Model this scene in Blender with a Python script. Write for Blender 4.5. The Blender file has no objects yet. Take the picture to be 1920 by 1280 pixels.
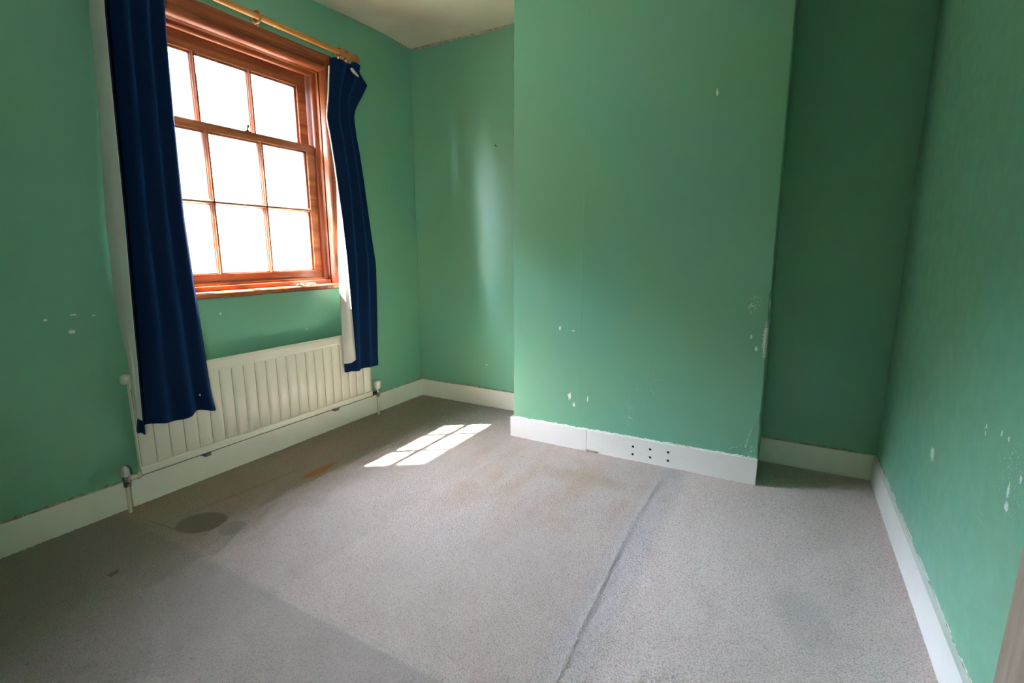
import bpy, bmesh, math, random
import numpy as np
from mathutils import Vector, Matrix

random.seed(7)
rng = np.random.default_rng(7)
sc = bpy.context.scene
COL = sc.collection

# ------------------------------------------------------------------ camera
YAW, PITCH, ROLL, FPX = 0.507795, 0.180356, -0.000839, 929.1
CAM = Vector((2.44114, 0.0, 1.1))
fw = Vector((-math.sin(YAW) * math.cos(PITCH), math.cos(YAW) * math.cos(PITCH), -math.sin(PITCH)))
rt = fw.cross(Vector((0, 0, 1))).normalized()
up = rt.cross(fw)
r2 = math.cos(ROLL) * rt + math.sin(ROLL) * up
u2 = -math.sin(ROLL) * rt + math.cos(ROLL) * up
cd = bpy.data.cameras.new('camera')
cam = bpy.data.objects.new('camera', cd)
COL.objects.link(cam)
cd.sensor_width = 36.0
cd.lens = FPX / 1920 * 36
cd.clip_start = 0.02
cam.matrix_world = Matrix(((r2.x, u2.x, -fw.x, CAM.x), (r2.y, u2.y, -fw.y, CAM.y), (r2.z, u2.z, -fw.z, CAM.z), (0, 0, 0, 1)))
sc.camera = cam

# ------------------------------------------------------------------ sky, sun, exposure
SUNV = Vector((-0.583, -0.417, 1.0)).normalized()          # towards the sun
elev = math.asin(SUNV.z)
azim = math.atan2(SUNV.x, SUNV.y)
world = bpy.data.worlds.new('sky')
sc.world = world
world.use_nodes = True
wn = world.node_tree
sky = wn.nodes.new('ShaderNodeTexSky')
sky.sky_type = 'NISHITA'
sky.sun_disc = False
sky.sun_elevation = elev
sky.sun_rotation = azim % (2 * math.pi)
sky.air_density = 1.0
sky.dust_density = 1.1
sky.ozone_density = 1.0
# thin bright haze over the whole sky: clear-sky colour at reduced strength plus an even white veil
dim = wn.nodes.new('ShaderNodeVectorMath')
dim.operation = 'SCALE'
dim.inputs['Scale'].default_value = 0.40
wn.links.new(sky.outputs[0], dim.inputs[0])
veil = wn.nodes.new('ShaderNodeVectorMath')
veil.operation = 'ADD'
veil.inputs[1].default_value = (4.3, 4.6, 5.4)
wn.links.new(dim.outputs[0], veil.inputs[0])
wn.links.new(veil.outputs[0], wn.nodes['Background'].inputs[0])
wn.nodes['Background'].inputs[1].default_value = 1.0

sun = bpy.data.lights.new('sun', 'SUN')
sun.energy = 15.0
sun.angle = math.radians(0.9)
sun.color = (1.0, 0.92, 0.80)
so = bpy.data.objects.new('sun', sun)
COL.objects.link(so)
so.rotation_euler = (-SUNV).to_track_quat('-Z', 'Y').to_euler()
so.location = (-4, -3, 7)

# added fill lamp in the hall, lifts the left wall through the doorway
hl = bpy.data.lights.new('left_wall_fill', 'AREA')
hl.shape = 'RECTANGLE'
hl.size, hl.size_y = 0.30, 1.2
hl.energy = 5.0
hl.color = (0.98, 1.0, 0.96)
ho = bpy.data.objects.new('left_wall_fill', hl)
COL.objects.link(ho)
ho.location = (3.06, -0.50, 1.35)
ho.rotation_euler = Vector((-1.0, 0.50, 0.0)).to_track_quat('-Z', 'Z').to_euler()

sc.view_settings.view_transform = 'Standard'
sc.view_settings.look = 'None'
sc.view_settings.gamma = 1.0
sc.view_settings.use_curve_mapping = False
sc.view_settings.exposure = 3.8
sc.cycles.max_bounces = 14
sc.cycles.diffuse_bounces = 10
sc.cycles.glossy_bounces = 4
sc.cycles.transparent_max_bounces = 12
sc.cycles.caustics_reflective = False
sc.cycles.caustics_refractive = False
sc.cycles.sample_clamp_indirect = 6.0

# ------------------------------------------------------------------ room sizes (metres)
D, D2, H, W = 2.9334, 2.8368, 2.478, 2.8853
XC0, XC1, YC = 1.057, 2.3831, 2.5078
LEAN = -0.0171
YF = -0.12
SK = 0.015

# ------------------------------------------------------------------ material helpers
class N:
    """thin wrapper for building node trees"""
    def __init__(self, name):
        self.m = bpy.data.materials.new(name)
        self.m.use_nodes = True
        self.t = self.m.node_tree
        self.b = self.t.nodes['Principled BSDF']
        tc = self.t.nodes.new('ShaderNodeTexCoord')
        self.obj = tc.outputs['Object']
    def node(self, kind, **kw):
        n = self.t.nodes.new(kind)
        for k, v in kw.items():
            setattr(n, k, v)
        return n
    def put(self, sock, v):
        if isinstance(v, bpy.types.NodeSocket):
            self.t.links.new(v, sock)
        elif v is not None:
            sock.default_value = v
    def mapping(self, loc=(0, 0, 0), rot=(0, 0, 0), scale=(1, 1, 1), kind='POINT', vec=None):
        n = self.node('ShaderNodeMapping', vector_type=kind)
        self.put(n.inputs['Vector'], vec or self.obj)
        n.inputs['Location'].default_value = loc
        n.inputs['Rotation'].default_value = rot
        n.inputs['Scale'].default_value = scale
        return n.outputs[0]
    def noise(self, scale, detail=3, rough=0.55, vec=None, dist=0.0, col=False):
        n = self.node('ShaderNodeTexNoise')
        self.put(n.inputs['Vector'], vec or self.obj)
        n.inputs['Scale'].default_value = scale
        n.inputs['Detail'].default_value = detail
        n.inputs['Roughness'].default_value = rough
        n.inputs['Distortion'].default_value = dist
        return n.outputs['Color' if col else 'Fac']
    def voronoi(self, scale, vec=None, out='Distance'):
        n = self.node('ShaderNodeTexVoronoi')
        self.put(n.inputs['Vector'], vec or self.obj)
        n.inputs['Scale'].default_value = scale
        return n.outputs[out]
    def math(self, op, a, b=0.0, clamp=False):
        n = self.node('ShaderNodeMath', operation=op, use_clamp=clamp)
        self.put(n.inputs[0], a)
        self.put(n.inputs[1], b)
        return n.outputs[0]
    def ramp(self, v, a, b, lo=0.0, hi=1.0, smooth=True):
        n = self.node('ShaderNodeMapRange', interpolation_type='SMOOTHSTEP' if smooth else 'LINEAR')
        self.put(n.inputs['Value'], v)
        for i, x in zip(('From Min', 'From Max', 'To Min', 'To Max'), (a, b, lo, hi)):
            n.inputs[i].default_value = x
        return n.outputs[0]
    def mix(self, f, a, b, blend='MIX'):
        n = self.node('ShaderNodeMix', data_type='RGBA', blend_type=blend)
        self.put(n.inputs['Factor'], f)
        for s, v in ((n.inputs[6], a), (n.inputs[7], b)):
            if isinstance(v, tuple) and len(v) == 3:
                v = v + (1.0,)
            self.put(s, v)
        return n.outputs[2]
    def blob(self, centre, size, rot=(0, 0, 0), jag=0.5, jscale=30.0, soft=0.25):
        """mask of an irregular patch: ellipsoid around centre with a noisy rim"""
        v = self.mapping(centre, rot, size, 'TEXTURE')
        l = self.node('ShaderNodeVectorMath', operation='LENGTH')
        self.put(l.inputs[0], v)
        d = l.outputs['Value']
        if jag:
            d = self.math('ADD', d, self.math('MULTIPLY', self.math('SUBTRACT', self.noise(jscale, 3), 0.5), jag * 2))
        return self.ramp(d, 1.0 - soft, 1.0 + soft * 0.2, 1.0, 0.0)
    def bump(self, h, strength, dist, normal=None):
        n = self.node('ShaderNodeBump')
        n.inputs['Strength'].default_value = strength
        n.inputs['Distance'].default_value = dist
        self.put(n.inputs['Height'], h)
        if normal is not None:
            self.put(n.inputs['Normal'], normal)
        return n.outputs[0]
    def out(self, col=None, rough=None, normal=None, **kw):
        self.put(self.b.inputs['Base Color'], col + (1.0,) if isinstance(col, tuple) and len(col) == 3 else col)
        if rough is not None:
            self.put(self.b.inputs['Roughness'], rough)
        if normal is not None:
            self.put(self.b.inputs['Normal'], normal)
        for k, v in kw.items():
            self.put(self.b.inputs[k.replace('_', ' ')], v)
        return self.m

GREEN = (0.164, 0.408, 0.294)
GREEN2 = (0.182, 0.410, 0.260)
PLASTER = (0.80, 0.82, 0.78)

def paint(name, chips=(), specks=(), seam=None):
    """satin green emulsion on old plaster, with chips (bare patches) and clusters of small white flecks"""
    n = N(name)
    big = n.noise(1.3, 2)
    col = n.mix(n.ramp(big, 0.35, 0.65), GREEN, GREEN2)
    streak = n.noise(9, 3, vec=n.mapping(scale=(1, 1, 0.12)))
    col = n.mix(n.ramp(streak, 0.45, 0.75, 0, 0.22), col, (0.19, 0.43, 0.31))
    h = n.math('ADD', n.math('MULTIPLY', n.noise(260, 2), 0.25), n.math('MULTIPLY', n.noise(35, 3), 0.6))
    h = n.math('ADD', h, n.math('MULTIPLY', n.noise(4.0, 2), 5.0))
    h = n.math('ADD', h, n.math('MULTIPLY', n.noise(30, 2, vec=n.mapping(scale=(1, 1, 0.1))), 0.5))
    if seam is not None:
        v = n.node('ShaderNodeSeparateXYZ')
        n.put(v.inputs[0], n.obj)
        d = n.math('ABSOLUTE', n.math('SUBTRACT', v.outputs[0], seam))
        h = n.math('ADD', h, n.ramp(d, 0.0, 0.004, 1.2, 0.0))
    mask = None
    for c, s in chips:
        k = n.blob(c, s, jag=1.15, jscale=190.0, soft=0.10)
        mask = k if mask is None else n.math('MAXIMUM', mask, k)
    for c, s, thr in specks:
        f = n.ramp(n.noise(210, 3, 0.7, vec=n.mapping(scale=(1, 1, 0.5))), thr + 0.015, thr + 0.05)
        f = n.math('MULTIPLY', f, n.blob(c, s, jag=0.5, jscale=12.0, soft=0.6))
        mask = f if mask is None else n.math('MAXIMUM', mask, f)
    if mask is not None:
        col = n.mix(mask, col, PLASTER)
        h = n.math('SUBTRACT', h, n.math('MULTIPLY', mask, 2.0))
    return n.out(col, n.ramp(n.noise(20, 2), 0.3, 0.7, 0.33, 0.43), n.bump(h, 0.55, 0.0012))

def gloss(name, col, rough=0.35, dirt=0.25, chips=()):
    """old gloss paint on boards or metal"""
    n = N(name)
    c = n.mix(n.ramp(n.noise(6, 4), 0.5, 0.8, 0, dirt), col, tuple(x * y for x, y in zip(col, (0.80, 0.74, 0.62))))
    sp = n.ramp(n.noise(95, 2, 0.6), 0.72, 0.76)
    c = n.mix(n.math('MULTIPLY', sp, 0.5), c, (0.22, 0.19, 0.15))
    for ce, s in chips:
        c = n.mix(n.blob(ce, s, jag=0.6, jscale=80.0, soft=0.15), c, (0.36, 0.27, 0.20))
    h = n.math('ADD', n.noise(60, 3), n.math('MULTIPLY', n.noise(11, 2), 3.0))
    return n.out(c, rough, n.bump(h, 0.3, 0.0008))

def wood(name, dark, light, axis, rough=0.38, freq=26.0, stretch=0.06):
    n = N(name)
    s = [1.0, 1.0, 1.0]
    s[axis] = stretch
    v = n.mapping(scale=tuple(s))
    g = n.noise(freq, 5, 0.6, vec=v, dist=0.4)
    f = n.noise(freq * 9, 2, 0.6, vec=v)
    c = n.mix(n.ramp(g, 0.3, 0.72), dark, light)
    c = n.mix(n.ramp(f, 0.5, 0.75, 0, 0.45), c, tuple(x * 0.55 for x in dark))
    knots = n.ramp(n.voronoi(3.2, vec=n.mapping(scale=tuple(0.35 if i == axis else 1.0 for i in range(3)))), 0.03, 0.09, 0.75, 0.0)
    c = n.mix(knots, c, tuple(x * 0.35 for x in dark))
    return n.out(c, rough, n.bump(n.math('ADD', g, n.math('MULTIPLY', f, 0.5)), 0.25, 0.0006))

def cloth(name, col, sheen=0.0, sheen_tint=(0.2, 0.35, 0.7), rough=0.85, weave=900.0, trans=0.0):
    n = N(name)
    c = n.mix(n.ramp(n.noise(5, 2), 0.35, 0.7), col, tuple(x * 0.92 for x in col))
    m = n.out(c, rough, n.bump(n.noise(weave, 2), 0.25, 0.0006))
    n.put(n.b.inputs['Sheen Weight'], sheen)
    n.put(n.b.inputs['Sheen Roughness'], 0.6)
    n.put(n.b.inputs['Sheen Tint'], sheen_tint + (1.0,))
    if trans:
        tr = n.node('ShaderNodeBsdfTranslucent')
        n.put(tr.inputs['Color'], c)
        mx = n.node('ShaderNodeMixShader')
        n.put(mx.inputs[0], trans)
        n.t.links.new(n.b.outputs[0], mx.inputs[1])
        n.t.links.new(tr.outputs[0], mx.inputs[2])
        n.t.links.new(mx.outputs[0], n.t.nodes['Material Output'].inputs[0])
    return m

def plain(name, col, rough=0.5, metal=0.0, var=0.25, bump=0.0006):
    n = N(name)
    c = n.mix(n.ramp(n.noise(40, 3), 0.4, 0.75), col, tuple(x * (1 - var) for x in col))
    return n.out(c, rough, n.bump(n.noise(120, 2), 0.3, bump), Metallic=metal)

def glass_mat():
    n = N('window_glass')
    tr = n.node('ShaderNodeBsdfTransparent')
    tr.inputs[0].default_value = (0.95, 0.97, 0.97, 1)
    gl = n.node('ShaderNodeBsdfGlossy')
    gl.inputs['Roughness'].default_value = 0.02
    lw = n.node('ShaderNodeLayerWeight')
    refl = n.math('ADD', 0.035, n.math('MULTIPLY', n.math('POWER', lw.outputs['Facing'], 5.0), 0.9))
    mx = n.node('ShaderNodeMixShader')
    n.t.links.new(refl, mx.inputs[0])
    n.t.links.new(tr.outputs[0], mx.inputs[1])
    n.t.links.new(gl.outputs[0], mx.inputs[2])
    n.t.links.new(mx.outputs[0], n.t.nodes['Material Output'].inputs[0])
    return n.m

def carpet_mat():
    n = N('worn_carpet')
    base = (0.540, 0.440, 0.395)
    col = n.mix(n.ramp(n.noise(2.2, 4), 0.35, 0.7), base, (0.505, 0.420, 0.380))
    sep = n.node('ShaderNodeSeparateXYZ')
    n.put(sep.inputs[0], n.obj)
    X, Y = sep.outputs[0], sep.outputs[1]
    wob = n.math('ADD', X, n.math('MULTIPLY', n.math('SUBTRACT', n.noise(4, 3), 0.5), 0.12))
    col = n.mix(n.ramp(wob, 1.93, 2.12), col, (0.760, 0.625, 0.580))  # carpet lightened on the right to make up for weak light there
    # foot-worn brown soiling: streaks along the room and a patch by the chimney breast
    st = n.noise(7, 4, vec=n.mapping(scale=(1, 0.28, 1)))
    soil = n.math('MULTIPLY', n.ramp(st, 0.42, 0.68), n.blob((1.42, 2.05, 0), (0.75, 0.55, 1), jag=0.35, jscale=4, soft=0.6))
    col = n.mix(n.math('MULTIPLY', soil, 0.80), col, (0.46, 0.325, 0.245))
    col = n.mix(n.math('MULTIPLY', n.blob((1.63, 2.17, 0), (0.30, 0.09, 1), (0, 0, 0.05), 0.5, 9, 0.7), 0.70), col, (0.42, 0.31, 0.21))
    col = n.mix(n.math('MULTIPLY', n.blob((1.55, 1.60, 0), (0.10, 0.30, 1), (0, 0, -0.2), 0.5, 9, 0.7), 0.18), col, (0.40, 0.30, 0.24))
    # dirty margin along the window wall
    edge = n.math('ADD', X, n.math('MULTIPLY', n.math('SUBTRACT', n.noise(3.5, 3), 0.5), 0.5))
    col = n.mix(n.ramp(edge, 0.1, 0.62, 0.50, 0.0), col, (0.52, 0.355, 0.215))
    # darker outline of the furniture that once stood here
    wy = n.math('ADD', Y, n.math('MULTIPLY', n.noise(8), 0.02))
    wx = n.math('ADD', X, n.math('MULTIPLY', n.noise(8), 0.02))
    right = n.ramp(wob, 1.85, 2.0, 1.0, 0.0)
    col = n.mix(n.math('MULTIPLY', n.math('MULTIPLY', n.ramp(wx, 1.04, 1.10, 1.0, 0.0), n.ramp(wy, 0.9, 1.6, 1.0, 0.4)), 0.16), col, (0.235, 0.225, 0.235))
    col = n.mix(n.math('MULTIPLY', n.math('MULTIPLY', n.ramp(wy, 0.875, 0.92, 1.0, 0.0), right), 0.44), col, (0.235, 0.225, 0.240))
    ln = n.math('MULTIPLY', n.ramp(n.math('ABSOLUTE', n.math('SUBTRACT', Y, 0.885)), 0.002, 0.010, 1, 0), n.math('MULTIPLY', n.ramp(X, 1.05, 1.09), n.ramp(X, 1.75, 2.0, 1, 0)))
    col = n.mix(n.math('MULTIPLY', ln, 0.26), col, (0.60, 0.585, 0.57))
    # bluish flattened band on the seam
    band = n.math('ADD', n.math('ABSOLUTE', n.math('SUBTRACT', X, 2.01)), n.math('MULTIPLY', n.math('SUBTRACT', n.noise(9, 3), 0.5), 0.10))
    col = n.mix(n.ramp(band, 0.02, 0.11, 0.42, 0.0), col, (0.46, 0.455, 0.485))
    # oval damp stains and a rust streak
    col = n.mix(n.math('MULTIPLY', n.blob((0.405, 1.02, 0), (0.098, 0.086, 1), (0, 0, 0.5), 0.10, 10, 0.12), 0.80), col, (0.165, 0.140, 0.105))
    col = n.mix(n.math('MULTIPLY', n.blob((0.555, 1.06, 0), (0.055, 0.062, 1), (0, 0, 0.4), 0.25, 14, 0.3), 0.50), col, (0.20, 0.185, 0.165))
    rust = n.math('MULTIPLY', n.blob((0.425, 1.60, 0), (0.034, 0.135, 1), (0, 0, 0.10), 0.25, 16, 0.5), n.ramp(n.noise(42, 2, vec=n.mapping(scale=(1, 0.25, 1))), 0.35, 0.60, 0.55, 1.0))
    col = n.mix(rust, col, (0.62, 0.20, 0.02))
    col = n.mix(n.math('MULTIPLY', n.blob((0.30, 0.93, 0), (0.17, 0.006, 1), (0, 0, 0.10), 0.25, 20, 0.7), 0.35), col, (0.17, 0.13, 0.09))  # dark line drawn for the shade of a short crease
    col = n.mix(n.math('MULTIPLY', n.blob((1.052, 1.20, 0), (0.006, 0.34, 1), (0, 0, -0.02), 0.25, 20, 0.7), 0.30), col, (0.30, 0.27, 0.27))  # crease shade along the ridge, drawn as a darker line
    col = n.mix(n.math('MULTIPLY', n.blob((0.47, 0.682, 0), (0.014, 0.020, 1), (0, 0, 0.4), 0.4, 60, 0.3), 0.8), col, (0.12, 0.07, 0.045))
    col = n.mix(n.math('MULTIPLY', n.blob((0.30, 1.25, 0), (0.02, 0.42, 1), (0, 0, -0.08), 0.3, 8, 0.8), 0.25), col, (0.22, 0.17, 0.12))
    col = n.mix(n.math('MULTIPLY', n.blob((2.58, 1.60, 0), (0.10, 0.16, 1), (0, 0, 0.3), 0.5, 10, 0.7), 0.30), col, (0.30, 0.31, 0.33))
    crumbs = n.ramp(n.noise(70, 2, 0.5), 0.755, 0.775)
    col = n.mix(n.math('MULTIPLY', crumbs, 0.75), col, (0.10, 0.065, 0.045))
    # twisted loop pile
    warp = n.mapping(scale=(1, 1, 1))
    v1 = n.voronoi(205.0, vec=warp)
    nz = n.noise(420, 2, 0.6)
    col = n.mix(n.ramp(v1, 0.30, 0.95, 0.0, 0.62, False), col, (0.24, 0.21, 0.185))
    col = n.mix(n.ramp(nz, 0.30, 0.50, 0.36, 0.0), col, (0.25, 0.22, 0.20))
    h = n.math('ADD', n.math('MULTIPLY', v1, -1.1), n.math('MULTIPLY', nz, 0.8))
    h = n.math('ADD', h, n.math('MULTIPLY', n.noise(14, 3), 1.2))
    m = n.out(col, 0.95, n.bump(h, 0.9, 0.005))
    n.put(n.b.inputs['Sheen Weight'], 0.10)
    n.put(n.b.inputs['Specular IOR Level'], 0.1)
    return m

M = {}
M['wall_left'] = paint('green_paint_window_wall', [((0, 0.838, 0.790), (0.05, 0.011, 0.008)), ((0, 0.851, 0.856), (0.05, 0.013, 0.003)), ((0, 0.764, 0.845), (0.05, 0.005, 0.005)), ((0, 1.918, 0.652), (0.05, 0.006, 0.004)), ((0, 1.425, 0.797), (0.05, 0.004, 0.005)), ((0, 0.915, 0.846), (0.05, 0.006, 0.003))])
M['wall_back'] = paint('green_paint_alcove', [((0.60, D, 0.30), (0.006, 0.05, 0.006))])
M['breast'] = paint('green_paint_chimney_breast',
    [((2.090, YC, 1.792), (0.005, 0.05, 0.014)), ((1.416, YC, 0.298), (0.009, 0.05, 0.020)), ((1.443, YC, 0.252), (0.006, 0.05, 0.012)), ((1.524, YC, 0.295), (0.004, 0.05, 0.013)),
     ((1.351, YC, 0.679), (0.007, 0.05, 0.012)), ((1.43, YC, 0.67), (0.006, 0.05, 0.005)), ((2.376, YC, 0.70), (0.016, 0.05, 0.085)), ((2.378, YC, 0.86), (0.008, 0.05, 0.03)), ((2.335, YC, 0.655), (0.006, 0.05, 0.010)), ((2.31, YC, 0.71), (0.004, 0.05, 0.010))],
    [((1.758, YC, 0.255), (0.025, 0.05, 0.10), 0.60), ((1.86, YC, 0.42), (0.09, 0.05, 0.13), 0.655), ((2.315, YC, 0.86), (0.045, 0.05, 0.045), 0.56), ((1.46, YC, 0.20), (0.05, 0.05, 0.12), 0.66), ((2.33, YC, 0.17), (0.05, 0.05, 0.05), 0.62)], seam=1.475)
M['wall_right'] = paint('green_paint_right_wall',
    [((W, 1.944, 0.467), (0.05, 0.020, 0.021)), ((W, 1.409, 0.700), (0.05, 0.006, 0.006)), ((W, 1.365, 0.600), (0.05, 0.006, 0.016)), ((W, 1.36, 0.565), (0.05, 0.010, 0.010)), ((W, 1.545, 0.685), (0.05, 0.004, 0.006)), ((W, 1.545, 0.668), (0.05, 0.004, 0.005)), ((W, 1.319, 0.645), (0.05, 0.006, 0.009)), ((W, 1.45, 0.70), (0.05, 0.005, 0.007))],
    [((W, 1.36, 0.63), (0.05, 0.12, 0.10), 0.60), ((W, 2.03, 0.505), (0.05, 0.06, 0.05), 0.62), ((W, 1.48, 0.50), (0.05, 0.10, 0.06), 0.64), ((W, 1.30, 0.78), (0.05, 0.05, 0.12), 0.60), ((W, 1.54, 0.70), (0.05, 0.06, 0.06), 0.63)])
M['wall_plain'] = paint('green_paint_plain')
M['ceiling'] = None
n_ = N('ceiling_paint')
M['ceiling'] = n_.out(n_.mix(n_.ramp(n_.noise(2.5, 3), 0.35, 0.7), (0.66, 0.60, 0.50), (0.60, 0.54, 0.45)), 0.8, n_.bump(n_.math('ADD', n_.math('MULTIPLY', n_.noise(5, 2), 6.0), n_.noise(80, 2)), 0.4, 0.0015))
M['skirt_cream'] = gloss('cream_gloss_skirting', (0.82, 0.79, 0.70))
M['skirt_white'] = gloss('white_gloss_skirting', (0.77, 0.745, 0.715), 0.4, 0.12)
M['radiator'] = gloss('radiator_enamel', (0.74, 0.70, 0.60), 0.28, 0.2)
M['rad_dark'] = plain('radiator_groove_dark', (0.42, 0.38, 0.29), 0.6)
M['caulk'] = plain('cracked_plaster_edge', (0.50, 0.40, 0.31), 0.9, var=0.55, bump=0.003)
M['caulk_white'] = plain('flaking_filler', (0.70, 0.70, 0.65), 0.9, var=0.3, bump=0.003)
M['cherry_y'] = wood('stained_wood_horizontal', (0.165, 0.035, 0.012), (0.42, 0.125, 0.038), 1, 0.48)
M['cherry_z'] = wood('stained_wood_vertical', (0.165, 0.035, 0.012), (0.42, 0.125, 0.038), 2, 0.48)
M['sash'] = wood('sash_wood', (0.20, 0.055, 0.022), (0.44, 0.16, 0.065), 1, 0.30)
M['bar'] = wood('glazing_bar_wood', (0.22, 0.065, 0.035), (0.40, 0.15, 0.08), 2, 0.30)
M['rod'] = wood('varnished_pine', (0.42, 0.17, 0.045), (0.62, 0.30, 0.09), 1, 0.25, 40)
M['rod_dark'] = wood('varnished_pine_ring', (0.30, 0.12, 0.035), (0.45, 0.20, 0.065), 1, 0.3, 40)
M['door'] = wood('weathered_door_wood', (0.27, 0.20, 0.15), (0.40, 0.31, 0.24), 2, 0.5, 34, 0.035)
M['navy'] = cloth('navy_velvet', (0.002, 0.013, 0.046), 0.40, (0.02, 0.12, 0.42), 0.75)
M['navy'].node_tree.nodes['Principled BSDF'].inputs['Specular IOR Level'].default_value = 0.08
M['lining'] = cloth('curtain_lining', (0.82, 0.80, 0.75), 0.0, rough=0.9, trans=0.28)
M['tape'] = cloth('heading_tape', (0.62, 0.58, 0.50), 0.0)
M['chrome'] = plain('chrome', (0.62, 0.62, 0.62), 0.18, 1.0, 0.3)
M['grey_metal'] = plain('dull_grey_metal', (0.26, 0.26, 0.26), 0.45, 0.7, 0.4)
M['white_plastic'] = plain('white_plastic', (0.78, 0.76, 0.72), 0.35, var=0.1)
M['grey_plastic'] = plain('grubby_plastic', (0.56, 0.56, 0.53), 0.45, var=0.3)
M['pipe'] = gloss('painted_pipe', (0.66, 0.62, 0.50), 0.35, 0.4)
M['hole'] = plain('hole_shade_black', (0.012, 0.012, 0.012), 0.9)
M['steel'] = plain('dark_steel', (0.10, 0.09, 0.08), 0.4, 0.9)
M['tissue'] = plain('pale_tissue', (0.80, 0.82, 0.80), 0.9, var=0.05)
M['mint'] = plain('mint_green_wrapper', (0.22, 0.62, 0.36), 0.6)
M['glass'] = glass_mat()
M['carpet'] = carpet_mat()
M['brick'] = plain('brick_reveal', (0.30, 0.16, 0.11), 0.9)
M['reveal'] = plain('painted_masonry', (0.60, 0.47, 0.44), 0.9)
M['stone'] = plain('stone_sill', (0.55, 0.52, 0.46), 0.85)
M['render'] = plain('white_render', (0.55, 0.54, 0.52), 0.9)
M['slate'] = plain('slate_roof', (0.028, 0.030, 0.034), 0.8)
M['gravel'] = plain('pale_ground', (0.075, 0.08, 0.06), 0.95)
M['bank'] = plain('added_bank_dark', (0.055, 0.062, 0.05), 0.95, var=0.3)
M['leaf'] = plain('hedge_foliage', (0.05, 0.058, 0.04), 0.9, var=0.5)
M['eave'] = plain('eave_board', (0.45, 0.43, 0.40), 0.8)
M['hall'] = plain('hall_paint', (0.60, 0.57, 0.50), 0.8, var=0.05)

# ------------------------------------------------------------------ mesh helpers
def link(name, me, mat, parent=None):
    if mat is not None and len(me.materials) == 0:
        me.materials.append(mat)
    o = bpy.data.objects.new(name, me)
    COL.objects.link(o)
    if parent is not None:
        o.parent = parent
    return o

def finish(name, bm, mat, parent=None, smooth=False, bevel=0.0, seg=2, angle=35):
    if bevel > 0:
        es = [e for e in bm.edges if len(e.link_faces) == 2 and e.calc_face_angle(0) > math.radians(30)]
        bmesh.ops.bevel(bm, geom=es, offset=bevel, segments=seg, affect='EDGES', profile=0.5)
    bmesh.ops.recalc_face_normals(bm, faces=bm.faces[:])
    me = bpy.data.meshes.new(name)
    bm.to_mesh(me)
    bm.free()
    if smooth:
        me.shade_smooth()
        try:
            me.set_sharp_from_angle(angle=math.radians(angle))
        except Exception:
            pass
    return link(name, me, mat, parent)

def box(bm, a, b):
    x0, y0, z0 = (min(p, q) for p, q in zip(a, b))
    x1, y1, z1 = (max(p, q) for p, q in zip(a, b))
    v = [bm.verts.new(p) for p in ((x0, y0, z0), (x1, y0, z0), (x1, y1, z0), (x0, y1, z0), (x0, y0, z1), (x1, y0, z1), (x1, y1, z1), (x0, y1, z1))]
    for f in ((3, 2, 1, 0), (4, 5, 6, 7), (0, 1, 5, 4), (1, 2, 6, 5), (2, 3, 7, 6), (3, 0, 4, 7)):
        bm.faces.new([v[i] for i in f])
    return v

def boxes(*bs):
    bm = bmesh.new()
    for a, b in bs:
        box(bm, a, b)
    return bm

def lathe(bm, prof, origin, axis=(0, 0, 1), n=20):
    """prof: (distance along the axis, radius)"""
    ax = Vector(axis).normalized()
    t = ax.orthogonal().normalized()
    s = ax.cross(t)
    rings = []
    for h, r in prof:
        rings.append([bm.verts.new(Vector(origin) + ax * h + (t * math.cos(2 * math.pi * i / n) + s * math.sin(2 * math.pi * i / n)) * max(r, 1e-5)) for i in range(n)])
    for a, b in zip(rings, rings[1:]):
        for i in range(n):
            bm.faces.new((a[i], a[(i + 1) % n], b[(i + 1) % n], b[i]))
    bm.faces.new(list(reversed(rings[0])))
    bm.faces.new(rings[-1])

def torus(bm, centre, axis, R, r, n=24, k=10):
    ax = Vector(axis).normalized()
    t = ax.orthogonal().normalized()
    s = ax.cross(t)
    g = []
    for i in range(n):
        a = 2 * math.pi * i / n
        d = t * math.cos(a) + s * math.sin(a)
        g.append([bm.verts.new(Vector(centre) + d * (R + r * math.cos(2 * math.pi * j / k)) + ax * r * math.sin(2 * math.pi * j / k)) for j in range(k)])
    for i in range(n):
        for j in range(k):
            bm.faces.new((g[i][j], g[(i + 1) % n][j], g[(i + 1) % n][(j + 1) % k], g[i][(j + 1) % k]))

def empty(name, loc, parent=None):
    o = bpy.data.objects.new(name, None)
    o.empty_display_size = 0.05
    COL.objects.link(o)
    o.location = loc
    if parent:
        o.parent = parent
    return o

def under(o, root):
    """parent a mesh built in world coordinates under an empty without moving it"""
    o.parent = root
    o.matrix_parent_inverse = Matrix.Translation(-root.location)
    return o

def tag(o, label=None, cat=None, group=None, kind=None):
    for k, v in (('label', label), ('category', cat), ('group', group), ('kind', kind)):
        if v:
            o[k] = v
    return o

def struct(o, label=None):
    return tag(o, label, None, None, 'structure')

def profile_sweep(bm, prof, path):
    """prof: (offset outwards, height); path: list of functions (d, h) -> point; mitred open sweep"""
    rings = [[bm.verts.new(p(d, h)) for d, h in prof] for p in path]
    k = len(prof)
    for a, b in zip(rings, rings[1:]):
        for i in range(k):
            bm.faces.new((a[i], a[(i + 1) % k], b[(i + 1) % k], b[i]))
    bm.faces.new(list(reversed(rings[0])))
    bm.faces.new(rings[-1])

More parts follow.
